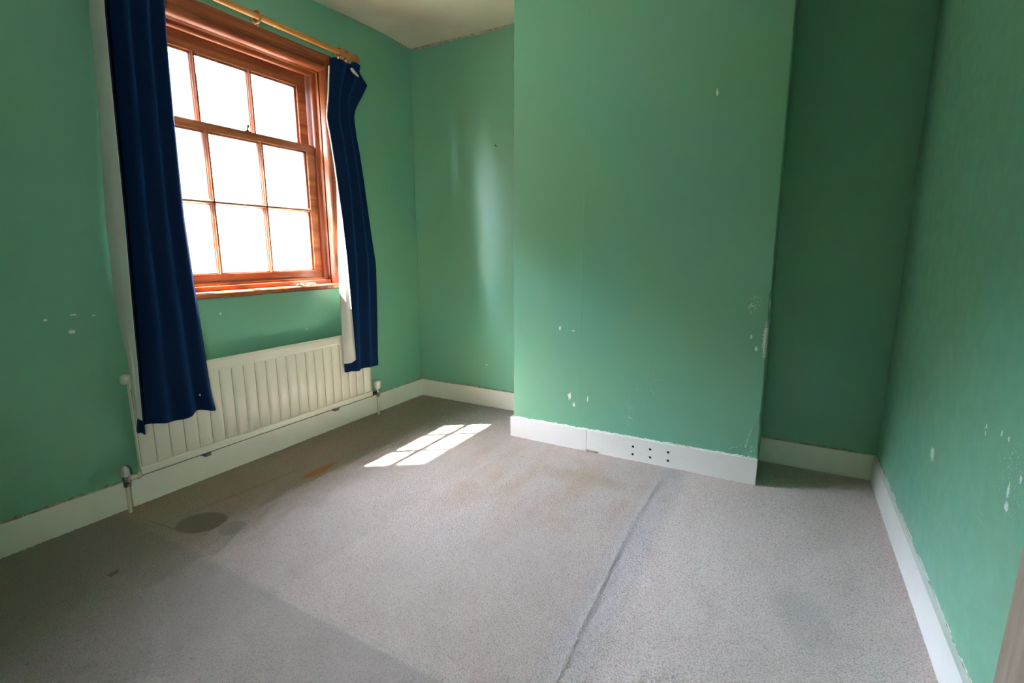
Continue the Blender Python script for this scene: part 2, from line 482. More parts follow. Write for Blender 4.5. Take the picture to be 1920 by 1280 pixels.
def ragged(name, A, B, out, upv, w, t, mat, parent, step=0.012, gap=0.35, seed=1):
    """broken line of cracked filler between two points: irregular little lumps with depth"""
    r = random.Random(seed)
    A, B, out, upv = Vector(A), Vector(B), Vector(out), Vector(upv)
    L = (B - A).length
    d = (B - A) / L
    bm = bmesh.new()
    s = 0.0
    prev = None
    while s < L:
        s2 = min(L, s + step * r.uniform(0.5, 1.6))
        if prev is None and r.random() < gap:
            s = s2 + step * r.uniform(0.0, 2.0)
            continue
        hh = w * r.uniform(0.15, 1.0)
        tt = t * r.uniform(0.4, 1.0)
        p = A + d * s
        ring = [bm.verts.new(p - upv * 0.003), bm.verts.new(p + out * tt), bm.verts.new(p + out * tt * 0.7 + upv * hh), bm.verts.new(p + upv * hh * 1.1)]
        if prev:
            for i in range(4):
                bm.faces.new((prev[i], prev[(i + 1) % 4], ring[(i + 1) % 4], ring[i]))
        prev = ring if r.random() > gap * 0.5 else None
        s = s2
    return finish(name, bm, mat, parent)

# ------------------------------------------------------------------ the shell
# floor: carpet with gentle swells, a raised seam and an uneven tufted surface
nx, ny = 560, 590
gx = np.linspace(-0.02, W + 0.02, nx)
gy = np.linspace(YF, D + 0.02, ny)
GX, GY = np.meshgrid(gx, gy, indexing='ij')
def smooth_noise(shape, cells, amp):
    c = rng.normal(size=(cells[0] + 3, cells[1] + 3))
    ix = np.linspace(0, cells[0], shape[0]); iy = np.linspace(0, cells[1], shape[1])
    i0 = ix.astype(int); j0 = iy.astype(int)
    fx = ix - i0; fy = iy - j0
    fx = fx * fx * (3 - 2 * fx); fy = fy * fy * (3 - 2 * fy)
    a = c[np.ix_(i0, j0)]; b = c[np.ix_(i0 + 1, j0)]; d = c[np.ix_(i0, j0 + 1)]; e = c[np.ix_(i0 + 1, j0 + 1)]
    return amp * ((a * (1 - fx)[:, None] + b * fx[:, None]) * (1 - fy)[None, :] + (d * (1 - fx)[:, None] + e * fx[:, None]) * fy[None, :])
Z = smooth_noise(GX.shape, (9, 9), 0.0010) + smooth_noise(GX.shape, (30, 12), 0.0005)
sx = 1.985 + 0.02 * np.sin(GY * 2.3)
Z += 0.0035 * np.exp(-((GX - sx) / 0.010) ** 2) * np.clip((GY - 0.5) / 0.3, 0, 1) * np.clip((2.45 - GY) / 0.2, 0, 1)
Z += 0.0022 * np.exp(-((GX - 2.055) / 0.02) ** 2)
Z += 0.0016 * np.exp(-((GY - 0.885) / 0.010) ** 2) * np.clip((GX - 1.03) / 0.04, 0, 1) * np.clip((1.95 - GX) / 0.2, 0, 1)
Z += 0.0020 * np.exp(-((GX - 1.06) / 0.010) ** 2) * np.clip((GY - 0.86) / 0.05, 0, 1) * np.clip((1.75 - GY) / 0.2, 0, 1)
Z += 0.0016 * np.exp(-((GX - 0.30) / 0.018) ** 2)
Z += rng.uniform(-0.0016, 0.0016, GX.shape)
Z -= Z.max() * 0.3
co = np.stack([GX, GY, Z], -1).reshape(-1, 3)
idx = np.arange(nx * ny).reshape(nx, ny)
quads = np.stack([idx[:-1, :-1], idx[1:, :-1], idx[1:, 1:], idx[:-1, 1:]], -1).reshape(-1, 4)
me = bpy.data.meshes.new('floor')
me.vertices.add(len(co)); me.vertices.foreach_set('co', co.ravel())
me.loops.add(quads.size); me.loops.foreach_set('vertex_index', quads.ravel().astype(np.int32))
me.polygons.add(len(quads)); me.polygons.foreach_set('loop_start', np.arange(0, quads.size, 4, dtype=np.int32))
me.update(calc_edges=True)
me.shade_smooth()
floor = struct(link('floor', me, M['carpet']), 'worn beige grey carpet with damp stains and a raised seam')

# ceiling with a slightly sagging edge
bm = bmesh.new()
nx2, ny2 = 30, 30
vs = [[bm.verts.new((-0.02 + (W + 0.04) * i / nx2, YF - 0.02 + (D + 0.04 - YF) * j / ny2, H + 0.012 * math.sin(j * 0.52) * max(0, 1 - i / 9) + 0.004 * math.sin(i * 1.1) * math.cos(j * 0.8))) for j in range(ny2 + 1)] for i in range(nx2 + 1)]
for i in range(nx2):
    for j in range(ny2):
        bm.faces.new((vs[i][j], vs[i][j + 1], vs[i + 1][j + 1], vs[i + 1][j]))
g = bmesh.ops.extrude_face_region(bm, geom=bm.faces[:])
bmesh.ops.translate(bm, verts=[v for v in g['geom'] if isinstance(v, bmesh.types.BMVert)], vec=(0, 0, 0.12))
ceil = struct(finish('ceiling', bm, M['ceiling'], smooth=True), 'off-white uneven ceiling')

TW = 0.30
OY0, OY1, OZ0, OZ1 = 1.10, 2.16, 0.882, 2.13
ZT = H + 0.03
bm = bmesh.new()
fr = []
for x in (0.0, -TW):
    fr.append([[bm.verts.new((x, y, z)) for y, z in q] for q in (((YF - 0.3, -0.05), (D + 0.3, -0.05), (D + 0.3, ZT), (YF - 0.3, ZT)), ((OY0, OZ0), (OY1, OZ0), (OY1, OZ1), (OY0, OZ1)))])
for i in range(4):
    k = (i + 1) % 4
    for f in fr:
        bm.faces.new((f[0][i], f[0][k], f[1][k], f[1][i]))
    bm.faces.new((fr[0][0][i], fr[0][0][k], fr[1][0][k], fr[1][0][i]))
    bm.faces.new((fr[0][1][i], fr[0][1][k], fr[1][1][k], fr[1][1][i]))
wl = struct(finish('wall_left', bm, M['wall_left']), 'green painted window wall')
wb = struct(finish('wall_back_left', boxes(((0, D, -0.05), (XC0 + 0.1, D + 0.25, ZT))), M['wall_back']), 'green back wall of the left alcove')
wb2 = struct(finish('wall_back_right', boxes(((XC1 - 0.1, D2, -0.05), (W, D2 + 0.3, ZT))), M['wall_back']), 'dark green back wall of the right alcove')
wr = struct(finish('wall_right', boxes(((W, YF - 0.3, -0.05), (W + 0.2, D + 0.3, ZT))), M['wall_right']), 'chipped green right wall')

# chimney breast, its outer arrises knocked about
bm = bmesh.new()
nz = 110
cols = {}
for k in range(nz + 1):
    z = -0.04 + (ZT + 0.04) * k / nz
    lean = LEAN * z / H
    j1 = random.uniform(-0.0012, 0.0012)
    j2 = random.uniform(-0.0015, 0.0015)
    if 0.60 < z < 0.92:
        j2 -= random.uniform(0.0, 0.007)
    if z < 0.40:
        j2 -= random.uniform(0, 0.003)
    ch = 0.004
    ring = [(XC0 + j1, D + 0.05, z), (XC0 + j1, YC + ch, z), (XC0 + ch + j1, YC, z)]
    ring += [(XC0 + (XC1 - XC0) * q, YC, z) for q in (0.25, 0.5, 0.75)]
    ring += [(XC1 + lean - ch - abs(j2), YC, z), (XC1 + lean + j2 * 0.3, YC + ch + abs(j2), z), (XC1 + lean, D + 0.05, z)]
    cols[k] = [bm.verts.new(p) for p in ring]
for k in range(nz):
    a, b = cols[k], cols[k + 1]
    for i in range(len(a) - 1):
        bm.faces.new((a[i], a[i + 1], b[i + 1], b[i]))
breast = struct(finish('wall_chimney_breast', bm, M['breast'], smooth=True, angle=25), 'green painted chimney breast with chipped right edge')

ragged('paint_blister', (2.322, YC, 0.150), (2.352, YC, 0.285), (0, -1, 0), (1, 0, 0), 0.006, 0.0035, M['breast'], breast, step=0.008, gap=0.15, seed=31)
ragged('paint_blister', (2.255, YC, 0.150), (2.325, YC, 0.185), (0, -1, 0), (0, 0, 1), 0.005, 0.003, M['breast'], breast, step=0.008, gap=0.2, seed=32)

# front wall with the doorway the camera looks through, and the hall beyond
DX0, DX1, DZ = 1.92, 2.74, 2.02
wf = struct(finish('wall_front', boxes(((0, YF - 0.14, -0.05), (DX0, YF, ZT)), ((DX1, YF - 0.14, -0.05), (W, YF, ZT)), ((DX0, YF - 0.14, DZ), (DX1, YF, ZT))), M['wall_plain']), 'green front wall with a doorway')
hx0, hx1, hy0 = 1.2, 3.1, -1.9
hall = struct(finish('wall_hall', boxes(((hx0 - 0.1, hy0, -0.05), (hx0, YF - 0.14, ZT)), ((hx1, hy0, -0.05), (hx1 + 0.1, YF - 0.14, ZT)), ((hx0 - 0.1, hy0 - 0.1, -0.05), (hx1 + 0.1, hy0, ZT)), ((hx0 - 0.1, hy0, ZT - 0.03), (hx1 + 0.1, YF - 0.02, ZT + 0.1)), ((hx0 - 0.1, hy0, -0.1), (hx1 + 0.1, YF, -0.012))), M['hall']), 'pale hallway outside the doorway')

# wooden door standing open along the right wall
dr = empty('door_1', (2.74, YF + 0.02, 0.006))
struct(dr, 'brown grained wooden door standing open along the right wall')
bm = boxes(((0, 0, 0), (0.036, 0.968, 1.98)))
leaf = finish('door_leaf', bm, M['door'], None, bevel=0.003)
leaf.parent = dr
dr.rotation_euler = (0.035, 0, 0)

# ------------------------------------------------------------------ skirting boards
def skirt_box(name, a, b, mat, label, bev=0.003):
    return struct(finish(name, boxes((a, b)), mat, bevel=bev), label)
HB = 0.1231
b_left = skirt_box('baseboard_left', (0, YF, -0.01), (SK, D, HB), M['skirt_cream'], 'cream skirting board under the radiator')
b_bl = skirt_box('baseboard_back_left', (SK, D - SK, -0.01), (XC0, D, HB + 0.001), M['skirt_cream'], 'cream skirting board of the left alcove')
b_br = skirt_box('baseboard_back_right', (XC1 - 0.01, D2 - SK, -0.01), (W - SK, D2, 0.1246), M['skirt_cream'], 'cream skirting board of the right alcove')
b_r = skirt_box('baseboard_right', (W - 0.016, YF + 0.02, -0.01), (W, D2, 0.1246), M['skirt_white'], 'white skirting board of the right wall', 0.002)
# ragged filler where plaster meets the boards
ragged('cracked_filler', (0, YF, HB), (0, 0.98, HB), (1, 0, 0), (0, 0, 1), 0.010, 0.013, M['caulk'], b_left, gap=0.12, seed=3)
ragged('cracked_filler', (0, 2.40, HB), (0, D, HB), (1, 0, 0), (0, 0, 1), 0.006, 0.010, M['caulk'], b_left, gap=0.2, seed=4)
ragged('cracked_filler', (SK, D, HB), (XC0, D, HB), (0, -1, 0), (0, 0, 1), 0.009, 0.012, M['caulk'], b_bl, gap=0.25, seed=5)
ragged('cracked_filler', (XC1, D2, 0.1246), (W - SK, D2, 0.1246), (0, -1, 0), (0, 0, 1), 0.008, 0.011, M['caulk'], b_br, gap=0.25, seed=6)
ragged('cracked_filler', (W, 0.4, 0.1246), (W, D2 - 0.02, 0.1246), (-1, 0, 0), (0, 0, 1), 0.0035, 0.003, M['caulk'], b_r, gap=0.25, seed=7)
ragged('flaking_filler', (W, 0.6, 0.1265), (W, D2 - 0.15, 0.1265), (-1, 0, 0), (0, 0, 1), 0.006, 0.002, M['caulk_white'], b_r, step=0.012, gap=0.40, seed=8)

# chimney breast skirting: two boards, one drilled with six vent holes
def drilled_board(name, x0, x1, holes, mat, zt0, zt1, parent):
    bm = bmesh.new()
    box(bm, (x0, YC - SK, -0.01), (x1, YC, (zt0 + zt1) / 2))
    for v in bm.verts:
        if v.co.z > 0.05:
            v.co.z = zt0 if v.co.x < (x0 + x1) / 2 else zt1
    bmesh.ops.bevel(bm, geom=bm.edges[:], offset=0.002, segments=2, affect='EDGES', profile=0.5)
    o = finish(name, bm, mat)
    if holes:
        hb = bmesh.new()
        for hx, hz in holes:
            lathe(hb, [(-0.02, 0.0068), (0.012, 0.0068)], (hx, YC - SK, hz), (0, 1, 0), 16)
        cut = finish('cutter', hb, None)
        md = o.modifiers.new('holes', 'BOOLEAN')
        md.object = cut
        md.operation = 'DIFFERENCE'
        md.solver = 'EXACT'
        bpy.context.view_layer.update()
        dg = bpy.context.evaluated_depsgraph_get()
        me2 = bpy.data.meshes.new_from_object(o.evaluated_get(dg))
        o.modifiers.clear()
        old = o.data
        o.data = me2
        bpy.data.meshes.remove(old)
        cm = cut.data
        bpy.data.objects.remove(cut)
        bpy.data.meshes.remove(cm)
    o.parent = parent
    return o
b_c = empty('baseboard_chimney_breast', (0, 0, 0))
struct(b_c, 'white skirting boards around the chimney breast, one drilled with six holes')
HOLES = [(1.790, 0.076), (1.790, 0.033), (1.881, 0.078), (1.883, 0.034), (1.972, 0.081), (1.974, 0.035)]
drilled_board('board', XC0 - SK, 1.5268, [], M['skirt_white'], 0.1194, 0.1215, b_c)['label'] = 'slightly creamier skirting board left of the joint'
drilled_board('board', 1.5290, XC1 + 0.001, HOLES, M['skirt_white'], 0.1215, 0.1270, b_c)['label'] = 'long white skirting board with six drilled holes'
bm = bmesh.new()
for hx, hz in HOLES:
    lathe(bm, [(0, 0.0068), (0.0015, 0.0068)], (hx, YC - SK + 0.0015, hz), (0, 1, 0), 14)
finish('hole_shade_discs', bm, M['hole'], b_c)  # black discs paint the shade inside the drilled holes
bm = boxes(((XC0 - SK, YC, -0.01), (XC0, D - SK, 0.119)))
finish('return_board', bm, M['skirt_white'], b_c, bevel=0.002)
ragged('painted_filler', (XC0 - 0.01, YC, 0.1195), (XC1, YC, 0.1268), (0, -1, 0), (0, 0, 1), 0.006, 0.014, M['caulk_white'], b_c, step=0.010, gap=0.06, seed=9)
bm = bmesh.new()
lathe(bm, [(0, 0.0045), (0.004, 0.0058), (0.060, 0.0056), (0.072, 0.003)], (1.532, YC - SK - 0.006, 0.0065), (1, 0.03, -0.02), 10)
dowel = finish('wood_splinter', bm, M['door'], None)
tag(dowel, 'small brown splinter of wood lying against the chimney breast skirting joint', 'wood chip')

# cracked edge of the ceiling along the back wall and the window wall
t1 = struct(ragged('trim_1', (0.02, D, H - 0.004), (XC0, D, H - 0.004), (0, -1, 0), (0, 0, -1), 0.012, 0.010, M['caulk'], None, gap=0.12, seed=11), 'ragged cracked plaster line at the ceiling')
t2 = struct(ragged('trim_2', (0, 0.4, H + 0.002), (0, D, H - 0.003), (1, 0, 0), (0, 0, -1), 0.010, 0.006, M['caulk'], None, gap=0.45, seed=12), 'faint cracked plaster line above the window wall')
t3 = struct(ragged('trim_3', (0.0008, D - 0.001, HB), (0.0008, D - 0.001, H), (0.7, -0.7, 0), (0.7, -0.7, 0), 0.0022, 0.0022, M['wall_plain'], None, step=0.05, gap=0.0, seed=13), 'painted filler line in the corner')

# ------------------------------------------------------------------ window
win = empty('window_1', (0, 1.63, 0.9))
struct(win, 'brown stained wooden sash window with nine visible panes')
Y0, Y1, ZS, ZTOP = 1.135, 2.125, 0.909, 2.100

def wpart(name, bm, mat, parent=win, **kw):
    o = finish(name, bm, mat, None, **kw)
    return under(o, win) if parent is win else subpart(o, parent)

def subpart(o, parent):
    o.parent = parent          # the sash itself sits at the world origin of its meshes
    return o

# architrave: moulded profile, mitred
def U(d_side, d_top):
    return [lambda d, h: (h, Y0 - d * d_side, ZS), lambda d, h: (h, Y0 - d * d_side, ZTOP + d * d_top), lambda d, h: (h, Y1 + d * d_side, ZTOP + d * d_top), lambda d, h: (h, Y1 + d * d_side, ZS)]
prof = [(0.0, -0.01), (0.0, 0.016), (0.002, 0.028), (0.008, 0.037), (0.015, 0.040), (0.021, 0.038), (0.025, 0.031), (0.026, 0.024), (0.030, 0.023), (0.033, 0.027), (0.037, 0.028), (0.041, 0.025), (0.043, 0.019), (0.047, 0.017), (0.075, 0.017), (0.078, 0.013), (0.078, -0.003), (0.03, -0.01)]
pts = U(0.88, 1.35)
for nm, seg, mt in (('architrave', (0, 1), 'cherry_z'), ('architrave', (1, 2), 'cherry_y'), ('architrave', (2, 3), 'cherry_z')):
    bm = bmesh.new()
    profile_sweep(bm, prof, [pts[seg[0]], pts[seg[1]]])
    wpart(nm, bm, M[mt], smooth=True, angle=40)
# box lining
wpart('box_lining', boxes(((-0.15, Y1, ZS - 0.02), (0.0, OY1 + 0.005, OZ1))), M['cherry_z'])
wpart('box_lining', boxes(((-0.15, OY0 - 0.005, ZS - 0.02), (0.0, Y0, OZ1))), M['cherry_z'])
wpart('box_lining', boxes(((-0.15, OY0, ZTOP), (0.0, OY1, OZ1 + 0.005))), M['cherry_y'])
# staff bead round the inside of the sashes
sb = [(-0.022, -0.053), (-0.022, -0.042), (-0.019, -0.036), (-0.013, -0.033), (0.002, -0.033), (0.002, -0.053)]
pu = U(1.0, 1.0)
for seg, mt in (((0, 1), 'cherry_z'), ((1, 2), 'cherry_y'), ((2, 3), 'cherry_z')):
    bm = bmesh.new()
    profile_sweep(bm, [(d, h) for d, h in sb], [pu[seg[0]], pu[seg[1]]])
    wpart('staff_bead', bm, M[mt], smooth=True, angle=40)
wpart('bottom_bead', boxes(((-0.053, Y0, ZS - 0.005), (-0.030, Y1, 0.945))), M['cherry_y'], bevel=0.004)
wpart('bottom_board', boxes(((-0.030, Y0, ZS - 0.005), (-0.006, Y1, 0.932))), M['cherry_y'], bevel=0.003)
# sill with a worn, uneven front edge
bm = bmesh.new()
ns = 46
rings = []
for i in range(ns + 1):
    y = 1.045 + (2.215 - 1.045) * i / ns
    j = random.uniform(-0.0016, 0.0016)
    jz = random.uniform(-0.0008, 0.0008)
    rings.append([bm.verts.new(p) for p in ((-0.05, y, 0.880), (0.058 + j, y, 0.880 + jz), (0.064 + j, y, 0.885), (0.065 + j, y, 0.902 + jz), (0.060 + j, y, 0.908 + jz), (-0.05, y, 0.909))])
for a, b in zip(rings, rings[1:]):
    for i in range(6):
        bm.faces.new((a[i], a[(i + 1) % 6], b[(i + 1) % 6], b[i]))
bm.faces.new(rings[0]); bm.faces.new(list(reversed(rings[-1])))
wpart('window_sill', bm, M['cherry_y'])

def rail(bm, a, b, c=0.004):
    box(bm, a, b)

YB = (1.4875, 1.7725)
def sash(name, x0, x1, za, zb, ga, gb, bars_z, seed):
    ya, yb = 1.150, 2.110
    g0, g1 = 1.205, 2.055
    bm = boxes(((x0, ya, za), (x1, g0, zb)), ((x0, g1, za), (x1, yb, zb)), ((x0, g0, za), (x1, g1, ga)), ((x0, g0, gb), (x1, g1, zb)))
    s = wpart(name, bm, M['sash'], bevel=0.0035)
    xm = (x0 + x1) / 2
    def bar_prof(y, z0, z1, vertical=True):
        b = bmesh.new()
        w1, w2, w3 = 0.0135, 0.0105, 0.0045
        sec = [(-w1, x0 + 0.006), (w1, x0 + 0.006), (w1, xm), (w2, xm + 0.003), (w2, xm + 0.007), (w3, x1 - 0.004), (w3, x1 - 0.001), (-w3, x1 - 0.001), (-w3, x1 - 0.004), (-w2, xm + 0.007), (-w2, xm + 0.003), (-w1, xm)]
        if vertical:
            r = [[b.verts.new((x, y + d, z)) for d, x in sec] for z in (z0, z1)]
        else:
            r = [[b.verts.new((x, yy, y + d)) for d, x in sec] for yy in (z0, z1)]
        k = len(sec)
        for i in range(k):
            b.faces.new((r[0][i], r[0][(i + 1) % k], r[1][(i + 1) % k], r[1][i]))
        b.faces.new(list(reversed(r[0]))); b.faces.new(r[1])
        return b
    zs = [ga] + list(bars_z) + [gb]
    for y in YB:
        for z0, z1 in zip(zs, zs[1:]):
            wpart('glazing_bar', bar_prof(y, z0 - 0.002, z1 + 0.002), M['bar'], s)
    for z in bars_z:
        wpart('glazing_bar', bar_prof(z, g0 - 0.002, g1 + 0.002, False), M['bar'], s)
    # moulded inner lip round the glass
    lip = bmesh.new()
    box(lip, (xm - 0.002, g0 - 0.002, ga), (xm + 0.006, g0 + 0.011, gb)); box(lip, (xm - 0.002, g1 - 0.011, ga), (xm + 0.006, g1 + 0.002, gb))
    box(lip, (xm - 0.002, g0, gb - 0.011), (xm + 0.006, g1, gb + 0.002)); box(lip, (xm - 0.002, g0, ga - 0.002), (xm + 0.006, g1, ga + 0.006))
    wpart('glazing_lip', lip, M['bar'], s, bevel=0.002)
    ys = [g0] + list(YB) + [g1]
    for p, q in zip(ys, ys[1:]):
        for z0, z1 in zip(zs, zs[1:]):
            wpart('pane', boxes(((xm - 0.006, p + 0.001, z0 + 0.001), (xm - 0.003, q - 0.001, z1 - 0.001))), M['glass'], s)
    return s
lower = sash('lower_sash', -0.095, -0.055, 0.922, 1.704, 0.988, 1.668, [1.337], 1)
upper = sash('upper_sash', -0.142, -0.102, 1.664, 2.097, 1.702, 2.026, [], 2)
# catch on the meeting rail
bm = boxes(((-0.085, 1.688, 1.704), (-0.060, 1.722, 1.709)))
lathe(bm, [(0, 0.008), (0.008, 0.008), (0.010, 0.004), (0.022, 0.004), (0.026, 0.007), (0.034, 0.006)], (-0.072, 1.705, 1.708), (0, 0.25, 1), 12)
wpart('sash_catch', bm, M['steel'], lower, smooth=True)

# outside: brick reveal, stone sill, eaves that shade the upper sash
struct(finish('trim_4', boxes(((-TW - 0.06, OY0 - 0.06, 0.80), (-0.145, OY1 + 0.06, 0.878))), M['stone']), 'pale stone window sill outside')
struct(finish('wall_window_reveal', boxes(((-TW - 0.002, OY1 - 0.012, OZ0), (-0.152, OY1 + 0.001, OZ1)), ((-TW - 0.002, OY0 - 0.001, OZ0), (-0.152, OY0 + 0.012, OZ1)), ((-TW - 0.002, OY0, OZ1 - 0.012), (-0.152, OY1, OZ1 + 0.001))), M['reveal']), 'pale pink masonry reveal outside the window')
ZE, XE = 3.0, -0.86
bm = bmesh.new()
ring = [(-TW, ZE + 0.02), (XE, ZE), (XE, ZE + 0.16), (-TW, ZE + 0.62)]
r0 = [bm.verts.new((x, -3.0, z)) for x, z in ring]
r1 = [bm.verts.new((x, 6.5, z)) for x, z in ring]
for i in range(4):
    bm.faces.new((r0[i], r0[(i + 1) % 4], r1[(i + 1) % 4], r1[i]))
bm.faces.new(list(reversed(r0))); bm.faces.new(r1)
struct(finish('roof_eaves', bm, M['eave']), 'overhanging eaves outside above the window')
struct(finish('wall_upper_storey', boxes(((-TW, -3.0, H + 0.05), (-TW + 0.1, 6.5, ZE + 0.6)), ((-TW, -3.0, -3.0), (-TW + 0.1, 6.5, -0.06))), M['brick']), 'brick outer wall above and below the room')

# ------------------------------------------------------------------ outdoors
bm = bmesh.new()
vs = []
for i in range(25):
    row = []
    for j in range(25):
        x = -0.3 - 110 * (i / 24) ** 1.6
        y = -70 + 160 * j / 24
        row.append(bm.verts.new((x, y, -3.0 + max(0, (-x - 30)) * 0.03 + 0.15 * math.sin(x * 0.6 + j))))
    vs.append(row)
for i in range(24):
    for j in range(24):
        bm.faces.new((vs[i][j], vs[i][j + 1], vs[i + 1][j + 1], vs[i + 1][j]))
struct(finish('ground', bm, M['gravel'], smooth=True), 'sunlit ground outside')

# added steep bank beyond the cottage, darkened and raised to block low sky light
bm = bmesh.new()
vs = []
for i in range(13):
    f = i / 12
    row = []
    for j in range(31):
        y = -60 + 170 * j / 30
        row.append(bm.verts.new((-30 - 13 * f + 0.6 * math.sin(j * 1.7 + i), y, -3.2 + (18.5 + 17.0 * min(1.0, max(0.0, (8 - y) / 38.0))) * f ** 1.1 + 0.7 * math.sin(j * 0.9) * f)))
    vs.append(row)
back = [bm.verts.new((-70, v.co.y, v.co.z - 2)) for v in vs[-1]]
vs.append(back)
for i in range(13):
    for j in range(30):
        bm.faces.new((vs[i][j], vs[i][j + 1], vs[i + 1][j + 1], vs[i + 1][j]))
struct(finish('added_bank', bm, M['bank'], smooth=True), 'added steep dark bank outside, unseen, blocking low sky light')

house = empty('cottage', (-22, 16.0, -3.0))
tag(house, 'washed out white cottage with slate roof seen through the middle lower pane', 'house')
def hpart(name, bm, mat):
    return under(finish(name, bm, mat), house)
hx_0, hx_1, hy_0, hy_1 = -25.0, -20.2, 14.0, 20.5
hpart('wall', boxes(((hx_0, hy_0, -3.0), (hx_1, hy_1, 0.55))), M['render'])
bm = bmesh.new()
g0 = [bm.verts.new(p) for p in ((hx_0 - 0.2, hy_0 - 0.2, 0.5), (hx_1 + 0.2, hy_0 - 0.2, 0.5), ((hx_0 + hx_1) / 2, hy_0 - 0.2, 2.5))]
g1 = [bm.verts.new((v.co.x, hy_1 + 0.2, v.co.z)) for v in g0]
for i in range(3):
    bm.faces.new((g0[i], g0[(i + 1) % 3], g1[(i + 1) % 3], g1[i]))
bm.faces.new(list(reversed(g0))); bm.faces.new(g1)
hpart('roof', bm, M['slate'])
hpart('chimney', boxes(((-22.9, 15.0, 2.0), (-22.2, 15.6, 3.2))), M['render'])

hedge_bm = bmesh.new()
r = random.Random(5)
for k in range(26):
    c = Vector((-20 + r.uniform(-0.5, 0.5), 10.2 + k * 0.125, -3.0 + r.uniform(0.6, 3.5)))
    mtx = Matrix.Translation(c) @ Matrix.Diagonal((r.uniform(0.4, 0.7), r.uniform(0.4, 0.7), r.uniform(0.35, 0.6), 1))
    bmesh.ops.create_icosphere(hedge_bm, subdivisions=2, radius=1.0, matrix=mtx)
for v in hedge_bm.verts:
    v.co += Vector((r.uniform(-1, 1), r.uniform(-1, 1), r.uniform(-1, 1))) * 0.07
hedge = finish('hedge', hedge_bm, M['leaf'])
tag(hedge, 'pale sunlit hedge seen low through the left lower pane', 'hedge')

# ------------------------------------------------------------------ radiator
rad = empty('radiator', (0.05, 1.655, 0.15))
tag(rad, 'cream fluted panel radiator mounted below the window', 'radiator')
RY0, RY1, RZ0, RZ1, RX = 0.972, 2.338, 0.150, 0.594, 0.075
def rpart(name, bm, mat, **kw):
    return under(finish(name, bm, mat, None, **kw), rad)
bm = bmesh.new()
sec = [(RX - 0.024, RZ0 + 0.004), (RX - 0.004, RZ0), (RX, RZ0 + 0.004), (RX, RZ0 + 0.030), (RX - 0.006, RZ0 + 0.036), (RX - 0.006, RZ1 - 0.060), (RX - 0.001, RZ1 - 0.046), (RX, RZ1 - 0.012), (RX - 0.004, RZ1 - 0.006), (RX - 0.004, RZ1 - 0.002), (RX - 0.010, RZ1), (RX - 0.024, RZ1 - 0.004)]
rs = [[bm.verts.new((x, y, z)) for x, z in sec] for y in (RY0, RY1)]
for i in range(len(sec)):
    k = (i + 1) % len(sec)
    bm.faces.new((rs[0][i], rs[0][k], rs[1][k], rs[1][i]))
bm.faces.new(list(reversed(rs[0]))); bm.faces.new(rs[1])
rpart('panel', bm, M['radiator'])
# flutes: 22 pressed ribs, each gently domed, with a groove between neighbours
P = (RY1 - RY0 - 0.012) / 22
bm = bmesh.new()
fz0, fz1, hw = RZ0 + 0.036, RZ1 - 0.052, P / 2 - 0.0035
cross = [(-hw, 0.0), (-hw + 0.004, 0.0055), (-hw * 0.5, 0.0075), (0, 0.0082), (hw * 0.5, 0.0075), (hw - 0.004, 0.0055), (hw, 0.0)]
zsq = [(fz0, 0.35), (fz0 + 0.008, 1.0), (fz1 - 0.012, 1.0), (fz1, 0.25)]
g = [[bm.verts.new((RX - 0.0065 + d * q, y, z)) for y, d in cross] for z, q in zsq]
for a, b in zip(g, g[1:]):
    for i in range(len(cross) - 1):
        bm.faces.new((a[i], a[i + 1], b[i + 1], b[i]))
for q in (g[0], g[-1]):
    bm.faces.new(q)
bm.faces.new([row[0] for row in g] + [])
bm.faces.new([row[-1] for row in g] + [])
bm.faces.new((g[0][0], g[0][-1], g[-1][-1], g[-1][0]))
f0 = finish('flute', bm, M['radiator'], None, smooth=True, angle=50)
for k in range(22):
    f = f0 if k == 0 else f0.copy()
    if k:
        COL.objects.link(f)
    f.location = (0, RY0 + 0.006 + P * (k + 0.5), 0)
    under(f, rad)
# grooves run a darker line
bm = bmesh.new()
for k in range(23):
    y = RY0 + 0.006 + P * k
    box(bm, (RX - 0.0066, y - 0.0022, fz0), (RX - 0.0056, y + 0.0022, fz1 - 0.006))
box(bm, (RX - 0.0066, RY0 + 0.006, fz0 - 0.004), (RX - 0.0048, RY1 - 0.006, fz0 - 0.0005))
rpart('groove_line', bm, M['rad_dark'])
for y in (1.257, 2.047):
    rpart('wall_bracket', boxes(((0.0005, y - 0.014, 0.128), (RX - 0.012, y + 0.014, 0.152)), ((RX - 0.016, y - 0.014, 0.128), (RX - 0.010, y + 0.014, 0.140))), M['grey_metal'])
    rpart('wall_bracket', boxes(((0.0005, y - 0.014, 0.50), (RX - 0.020, y + 0.014, 0.54))), M['radiator'])
bm = bmesh.new()
lathe(bm, [(0.0, 0.019), (0.030, 0.019), (0.033, 0.022), (0.046, 0.022), (0.050, 0.016), (0.052, 0.019), (0.055, 0.012)], (RX - 0.018, RY0 + 0.034, RZ1 - 0.020), (0, -1, 0), 8)
rpart('blanking_plug', bm, M['radiator'], smooth=True)
bm = bmesh.new()
lathe(bm, [(0.0, 0.020), (0.018, 0.020), (0.022, 0.010)], (RX - 0.018, RY1 - 0.004, RZ1 - 0.024), (0, 1, 0), 8)
rpart('blanking_plug', bm, M['radiator'], smooth=True)
ragged('chipped_skirting_paint', (0.0155, 1.0, 0.128), (0.0155, 2.33, 0.128), (1, 0, 0), (0, 0, 1), 0.006, 0.002, M['caulk'], b_left, step=0.02, gap=0.75, seed=21)

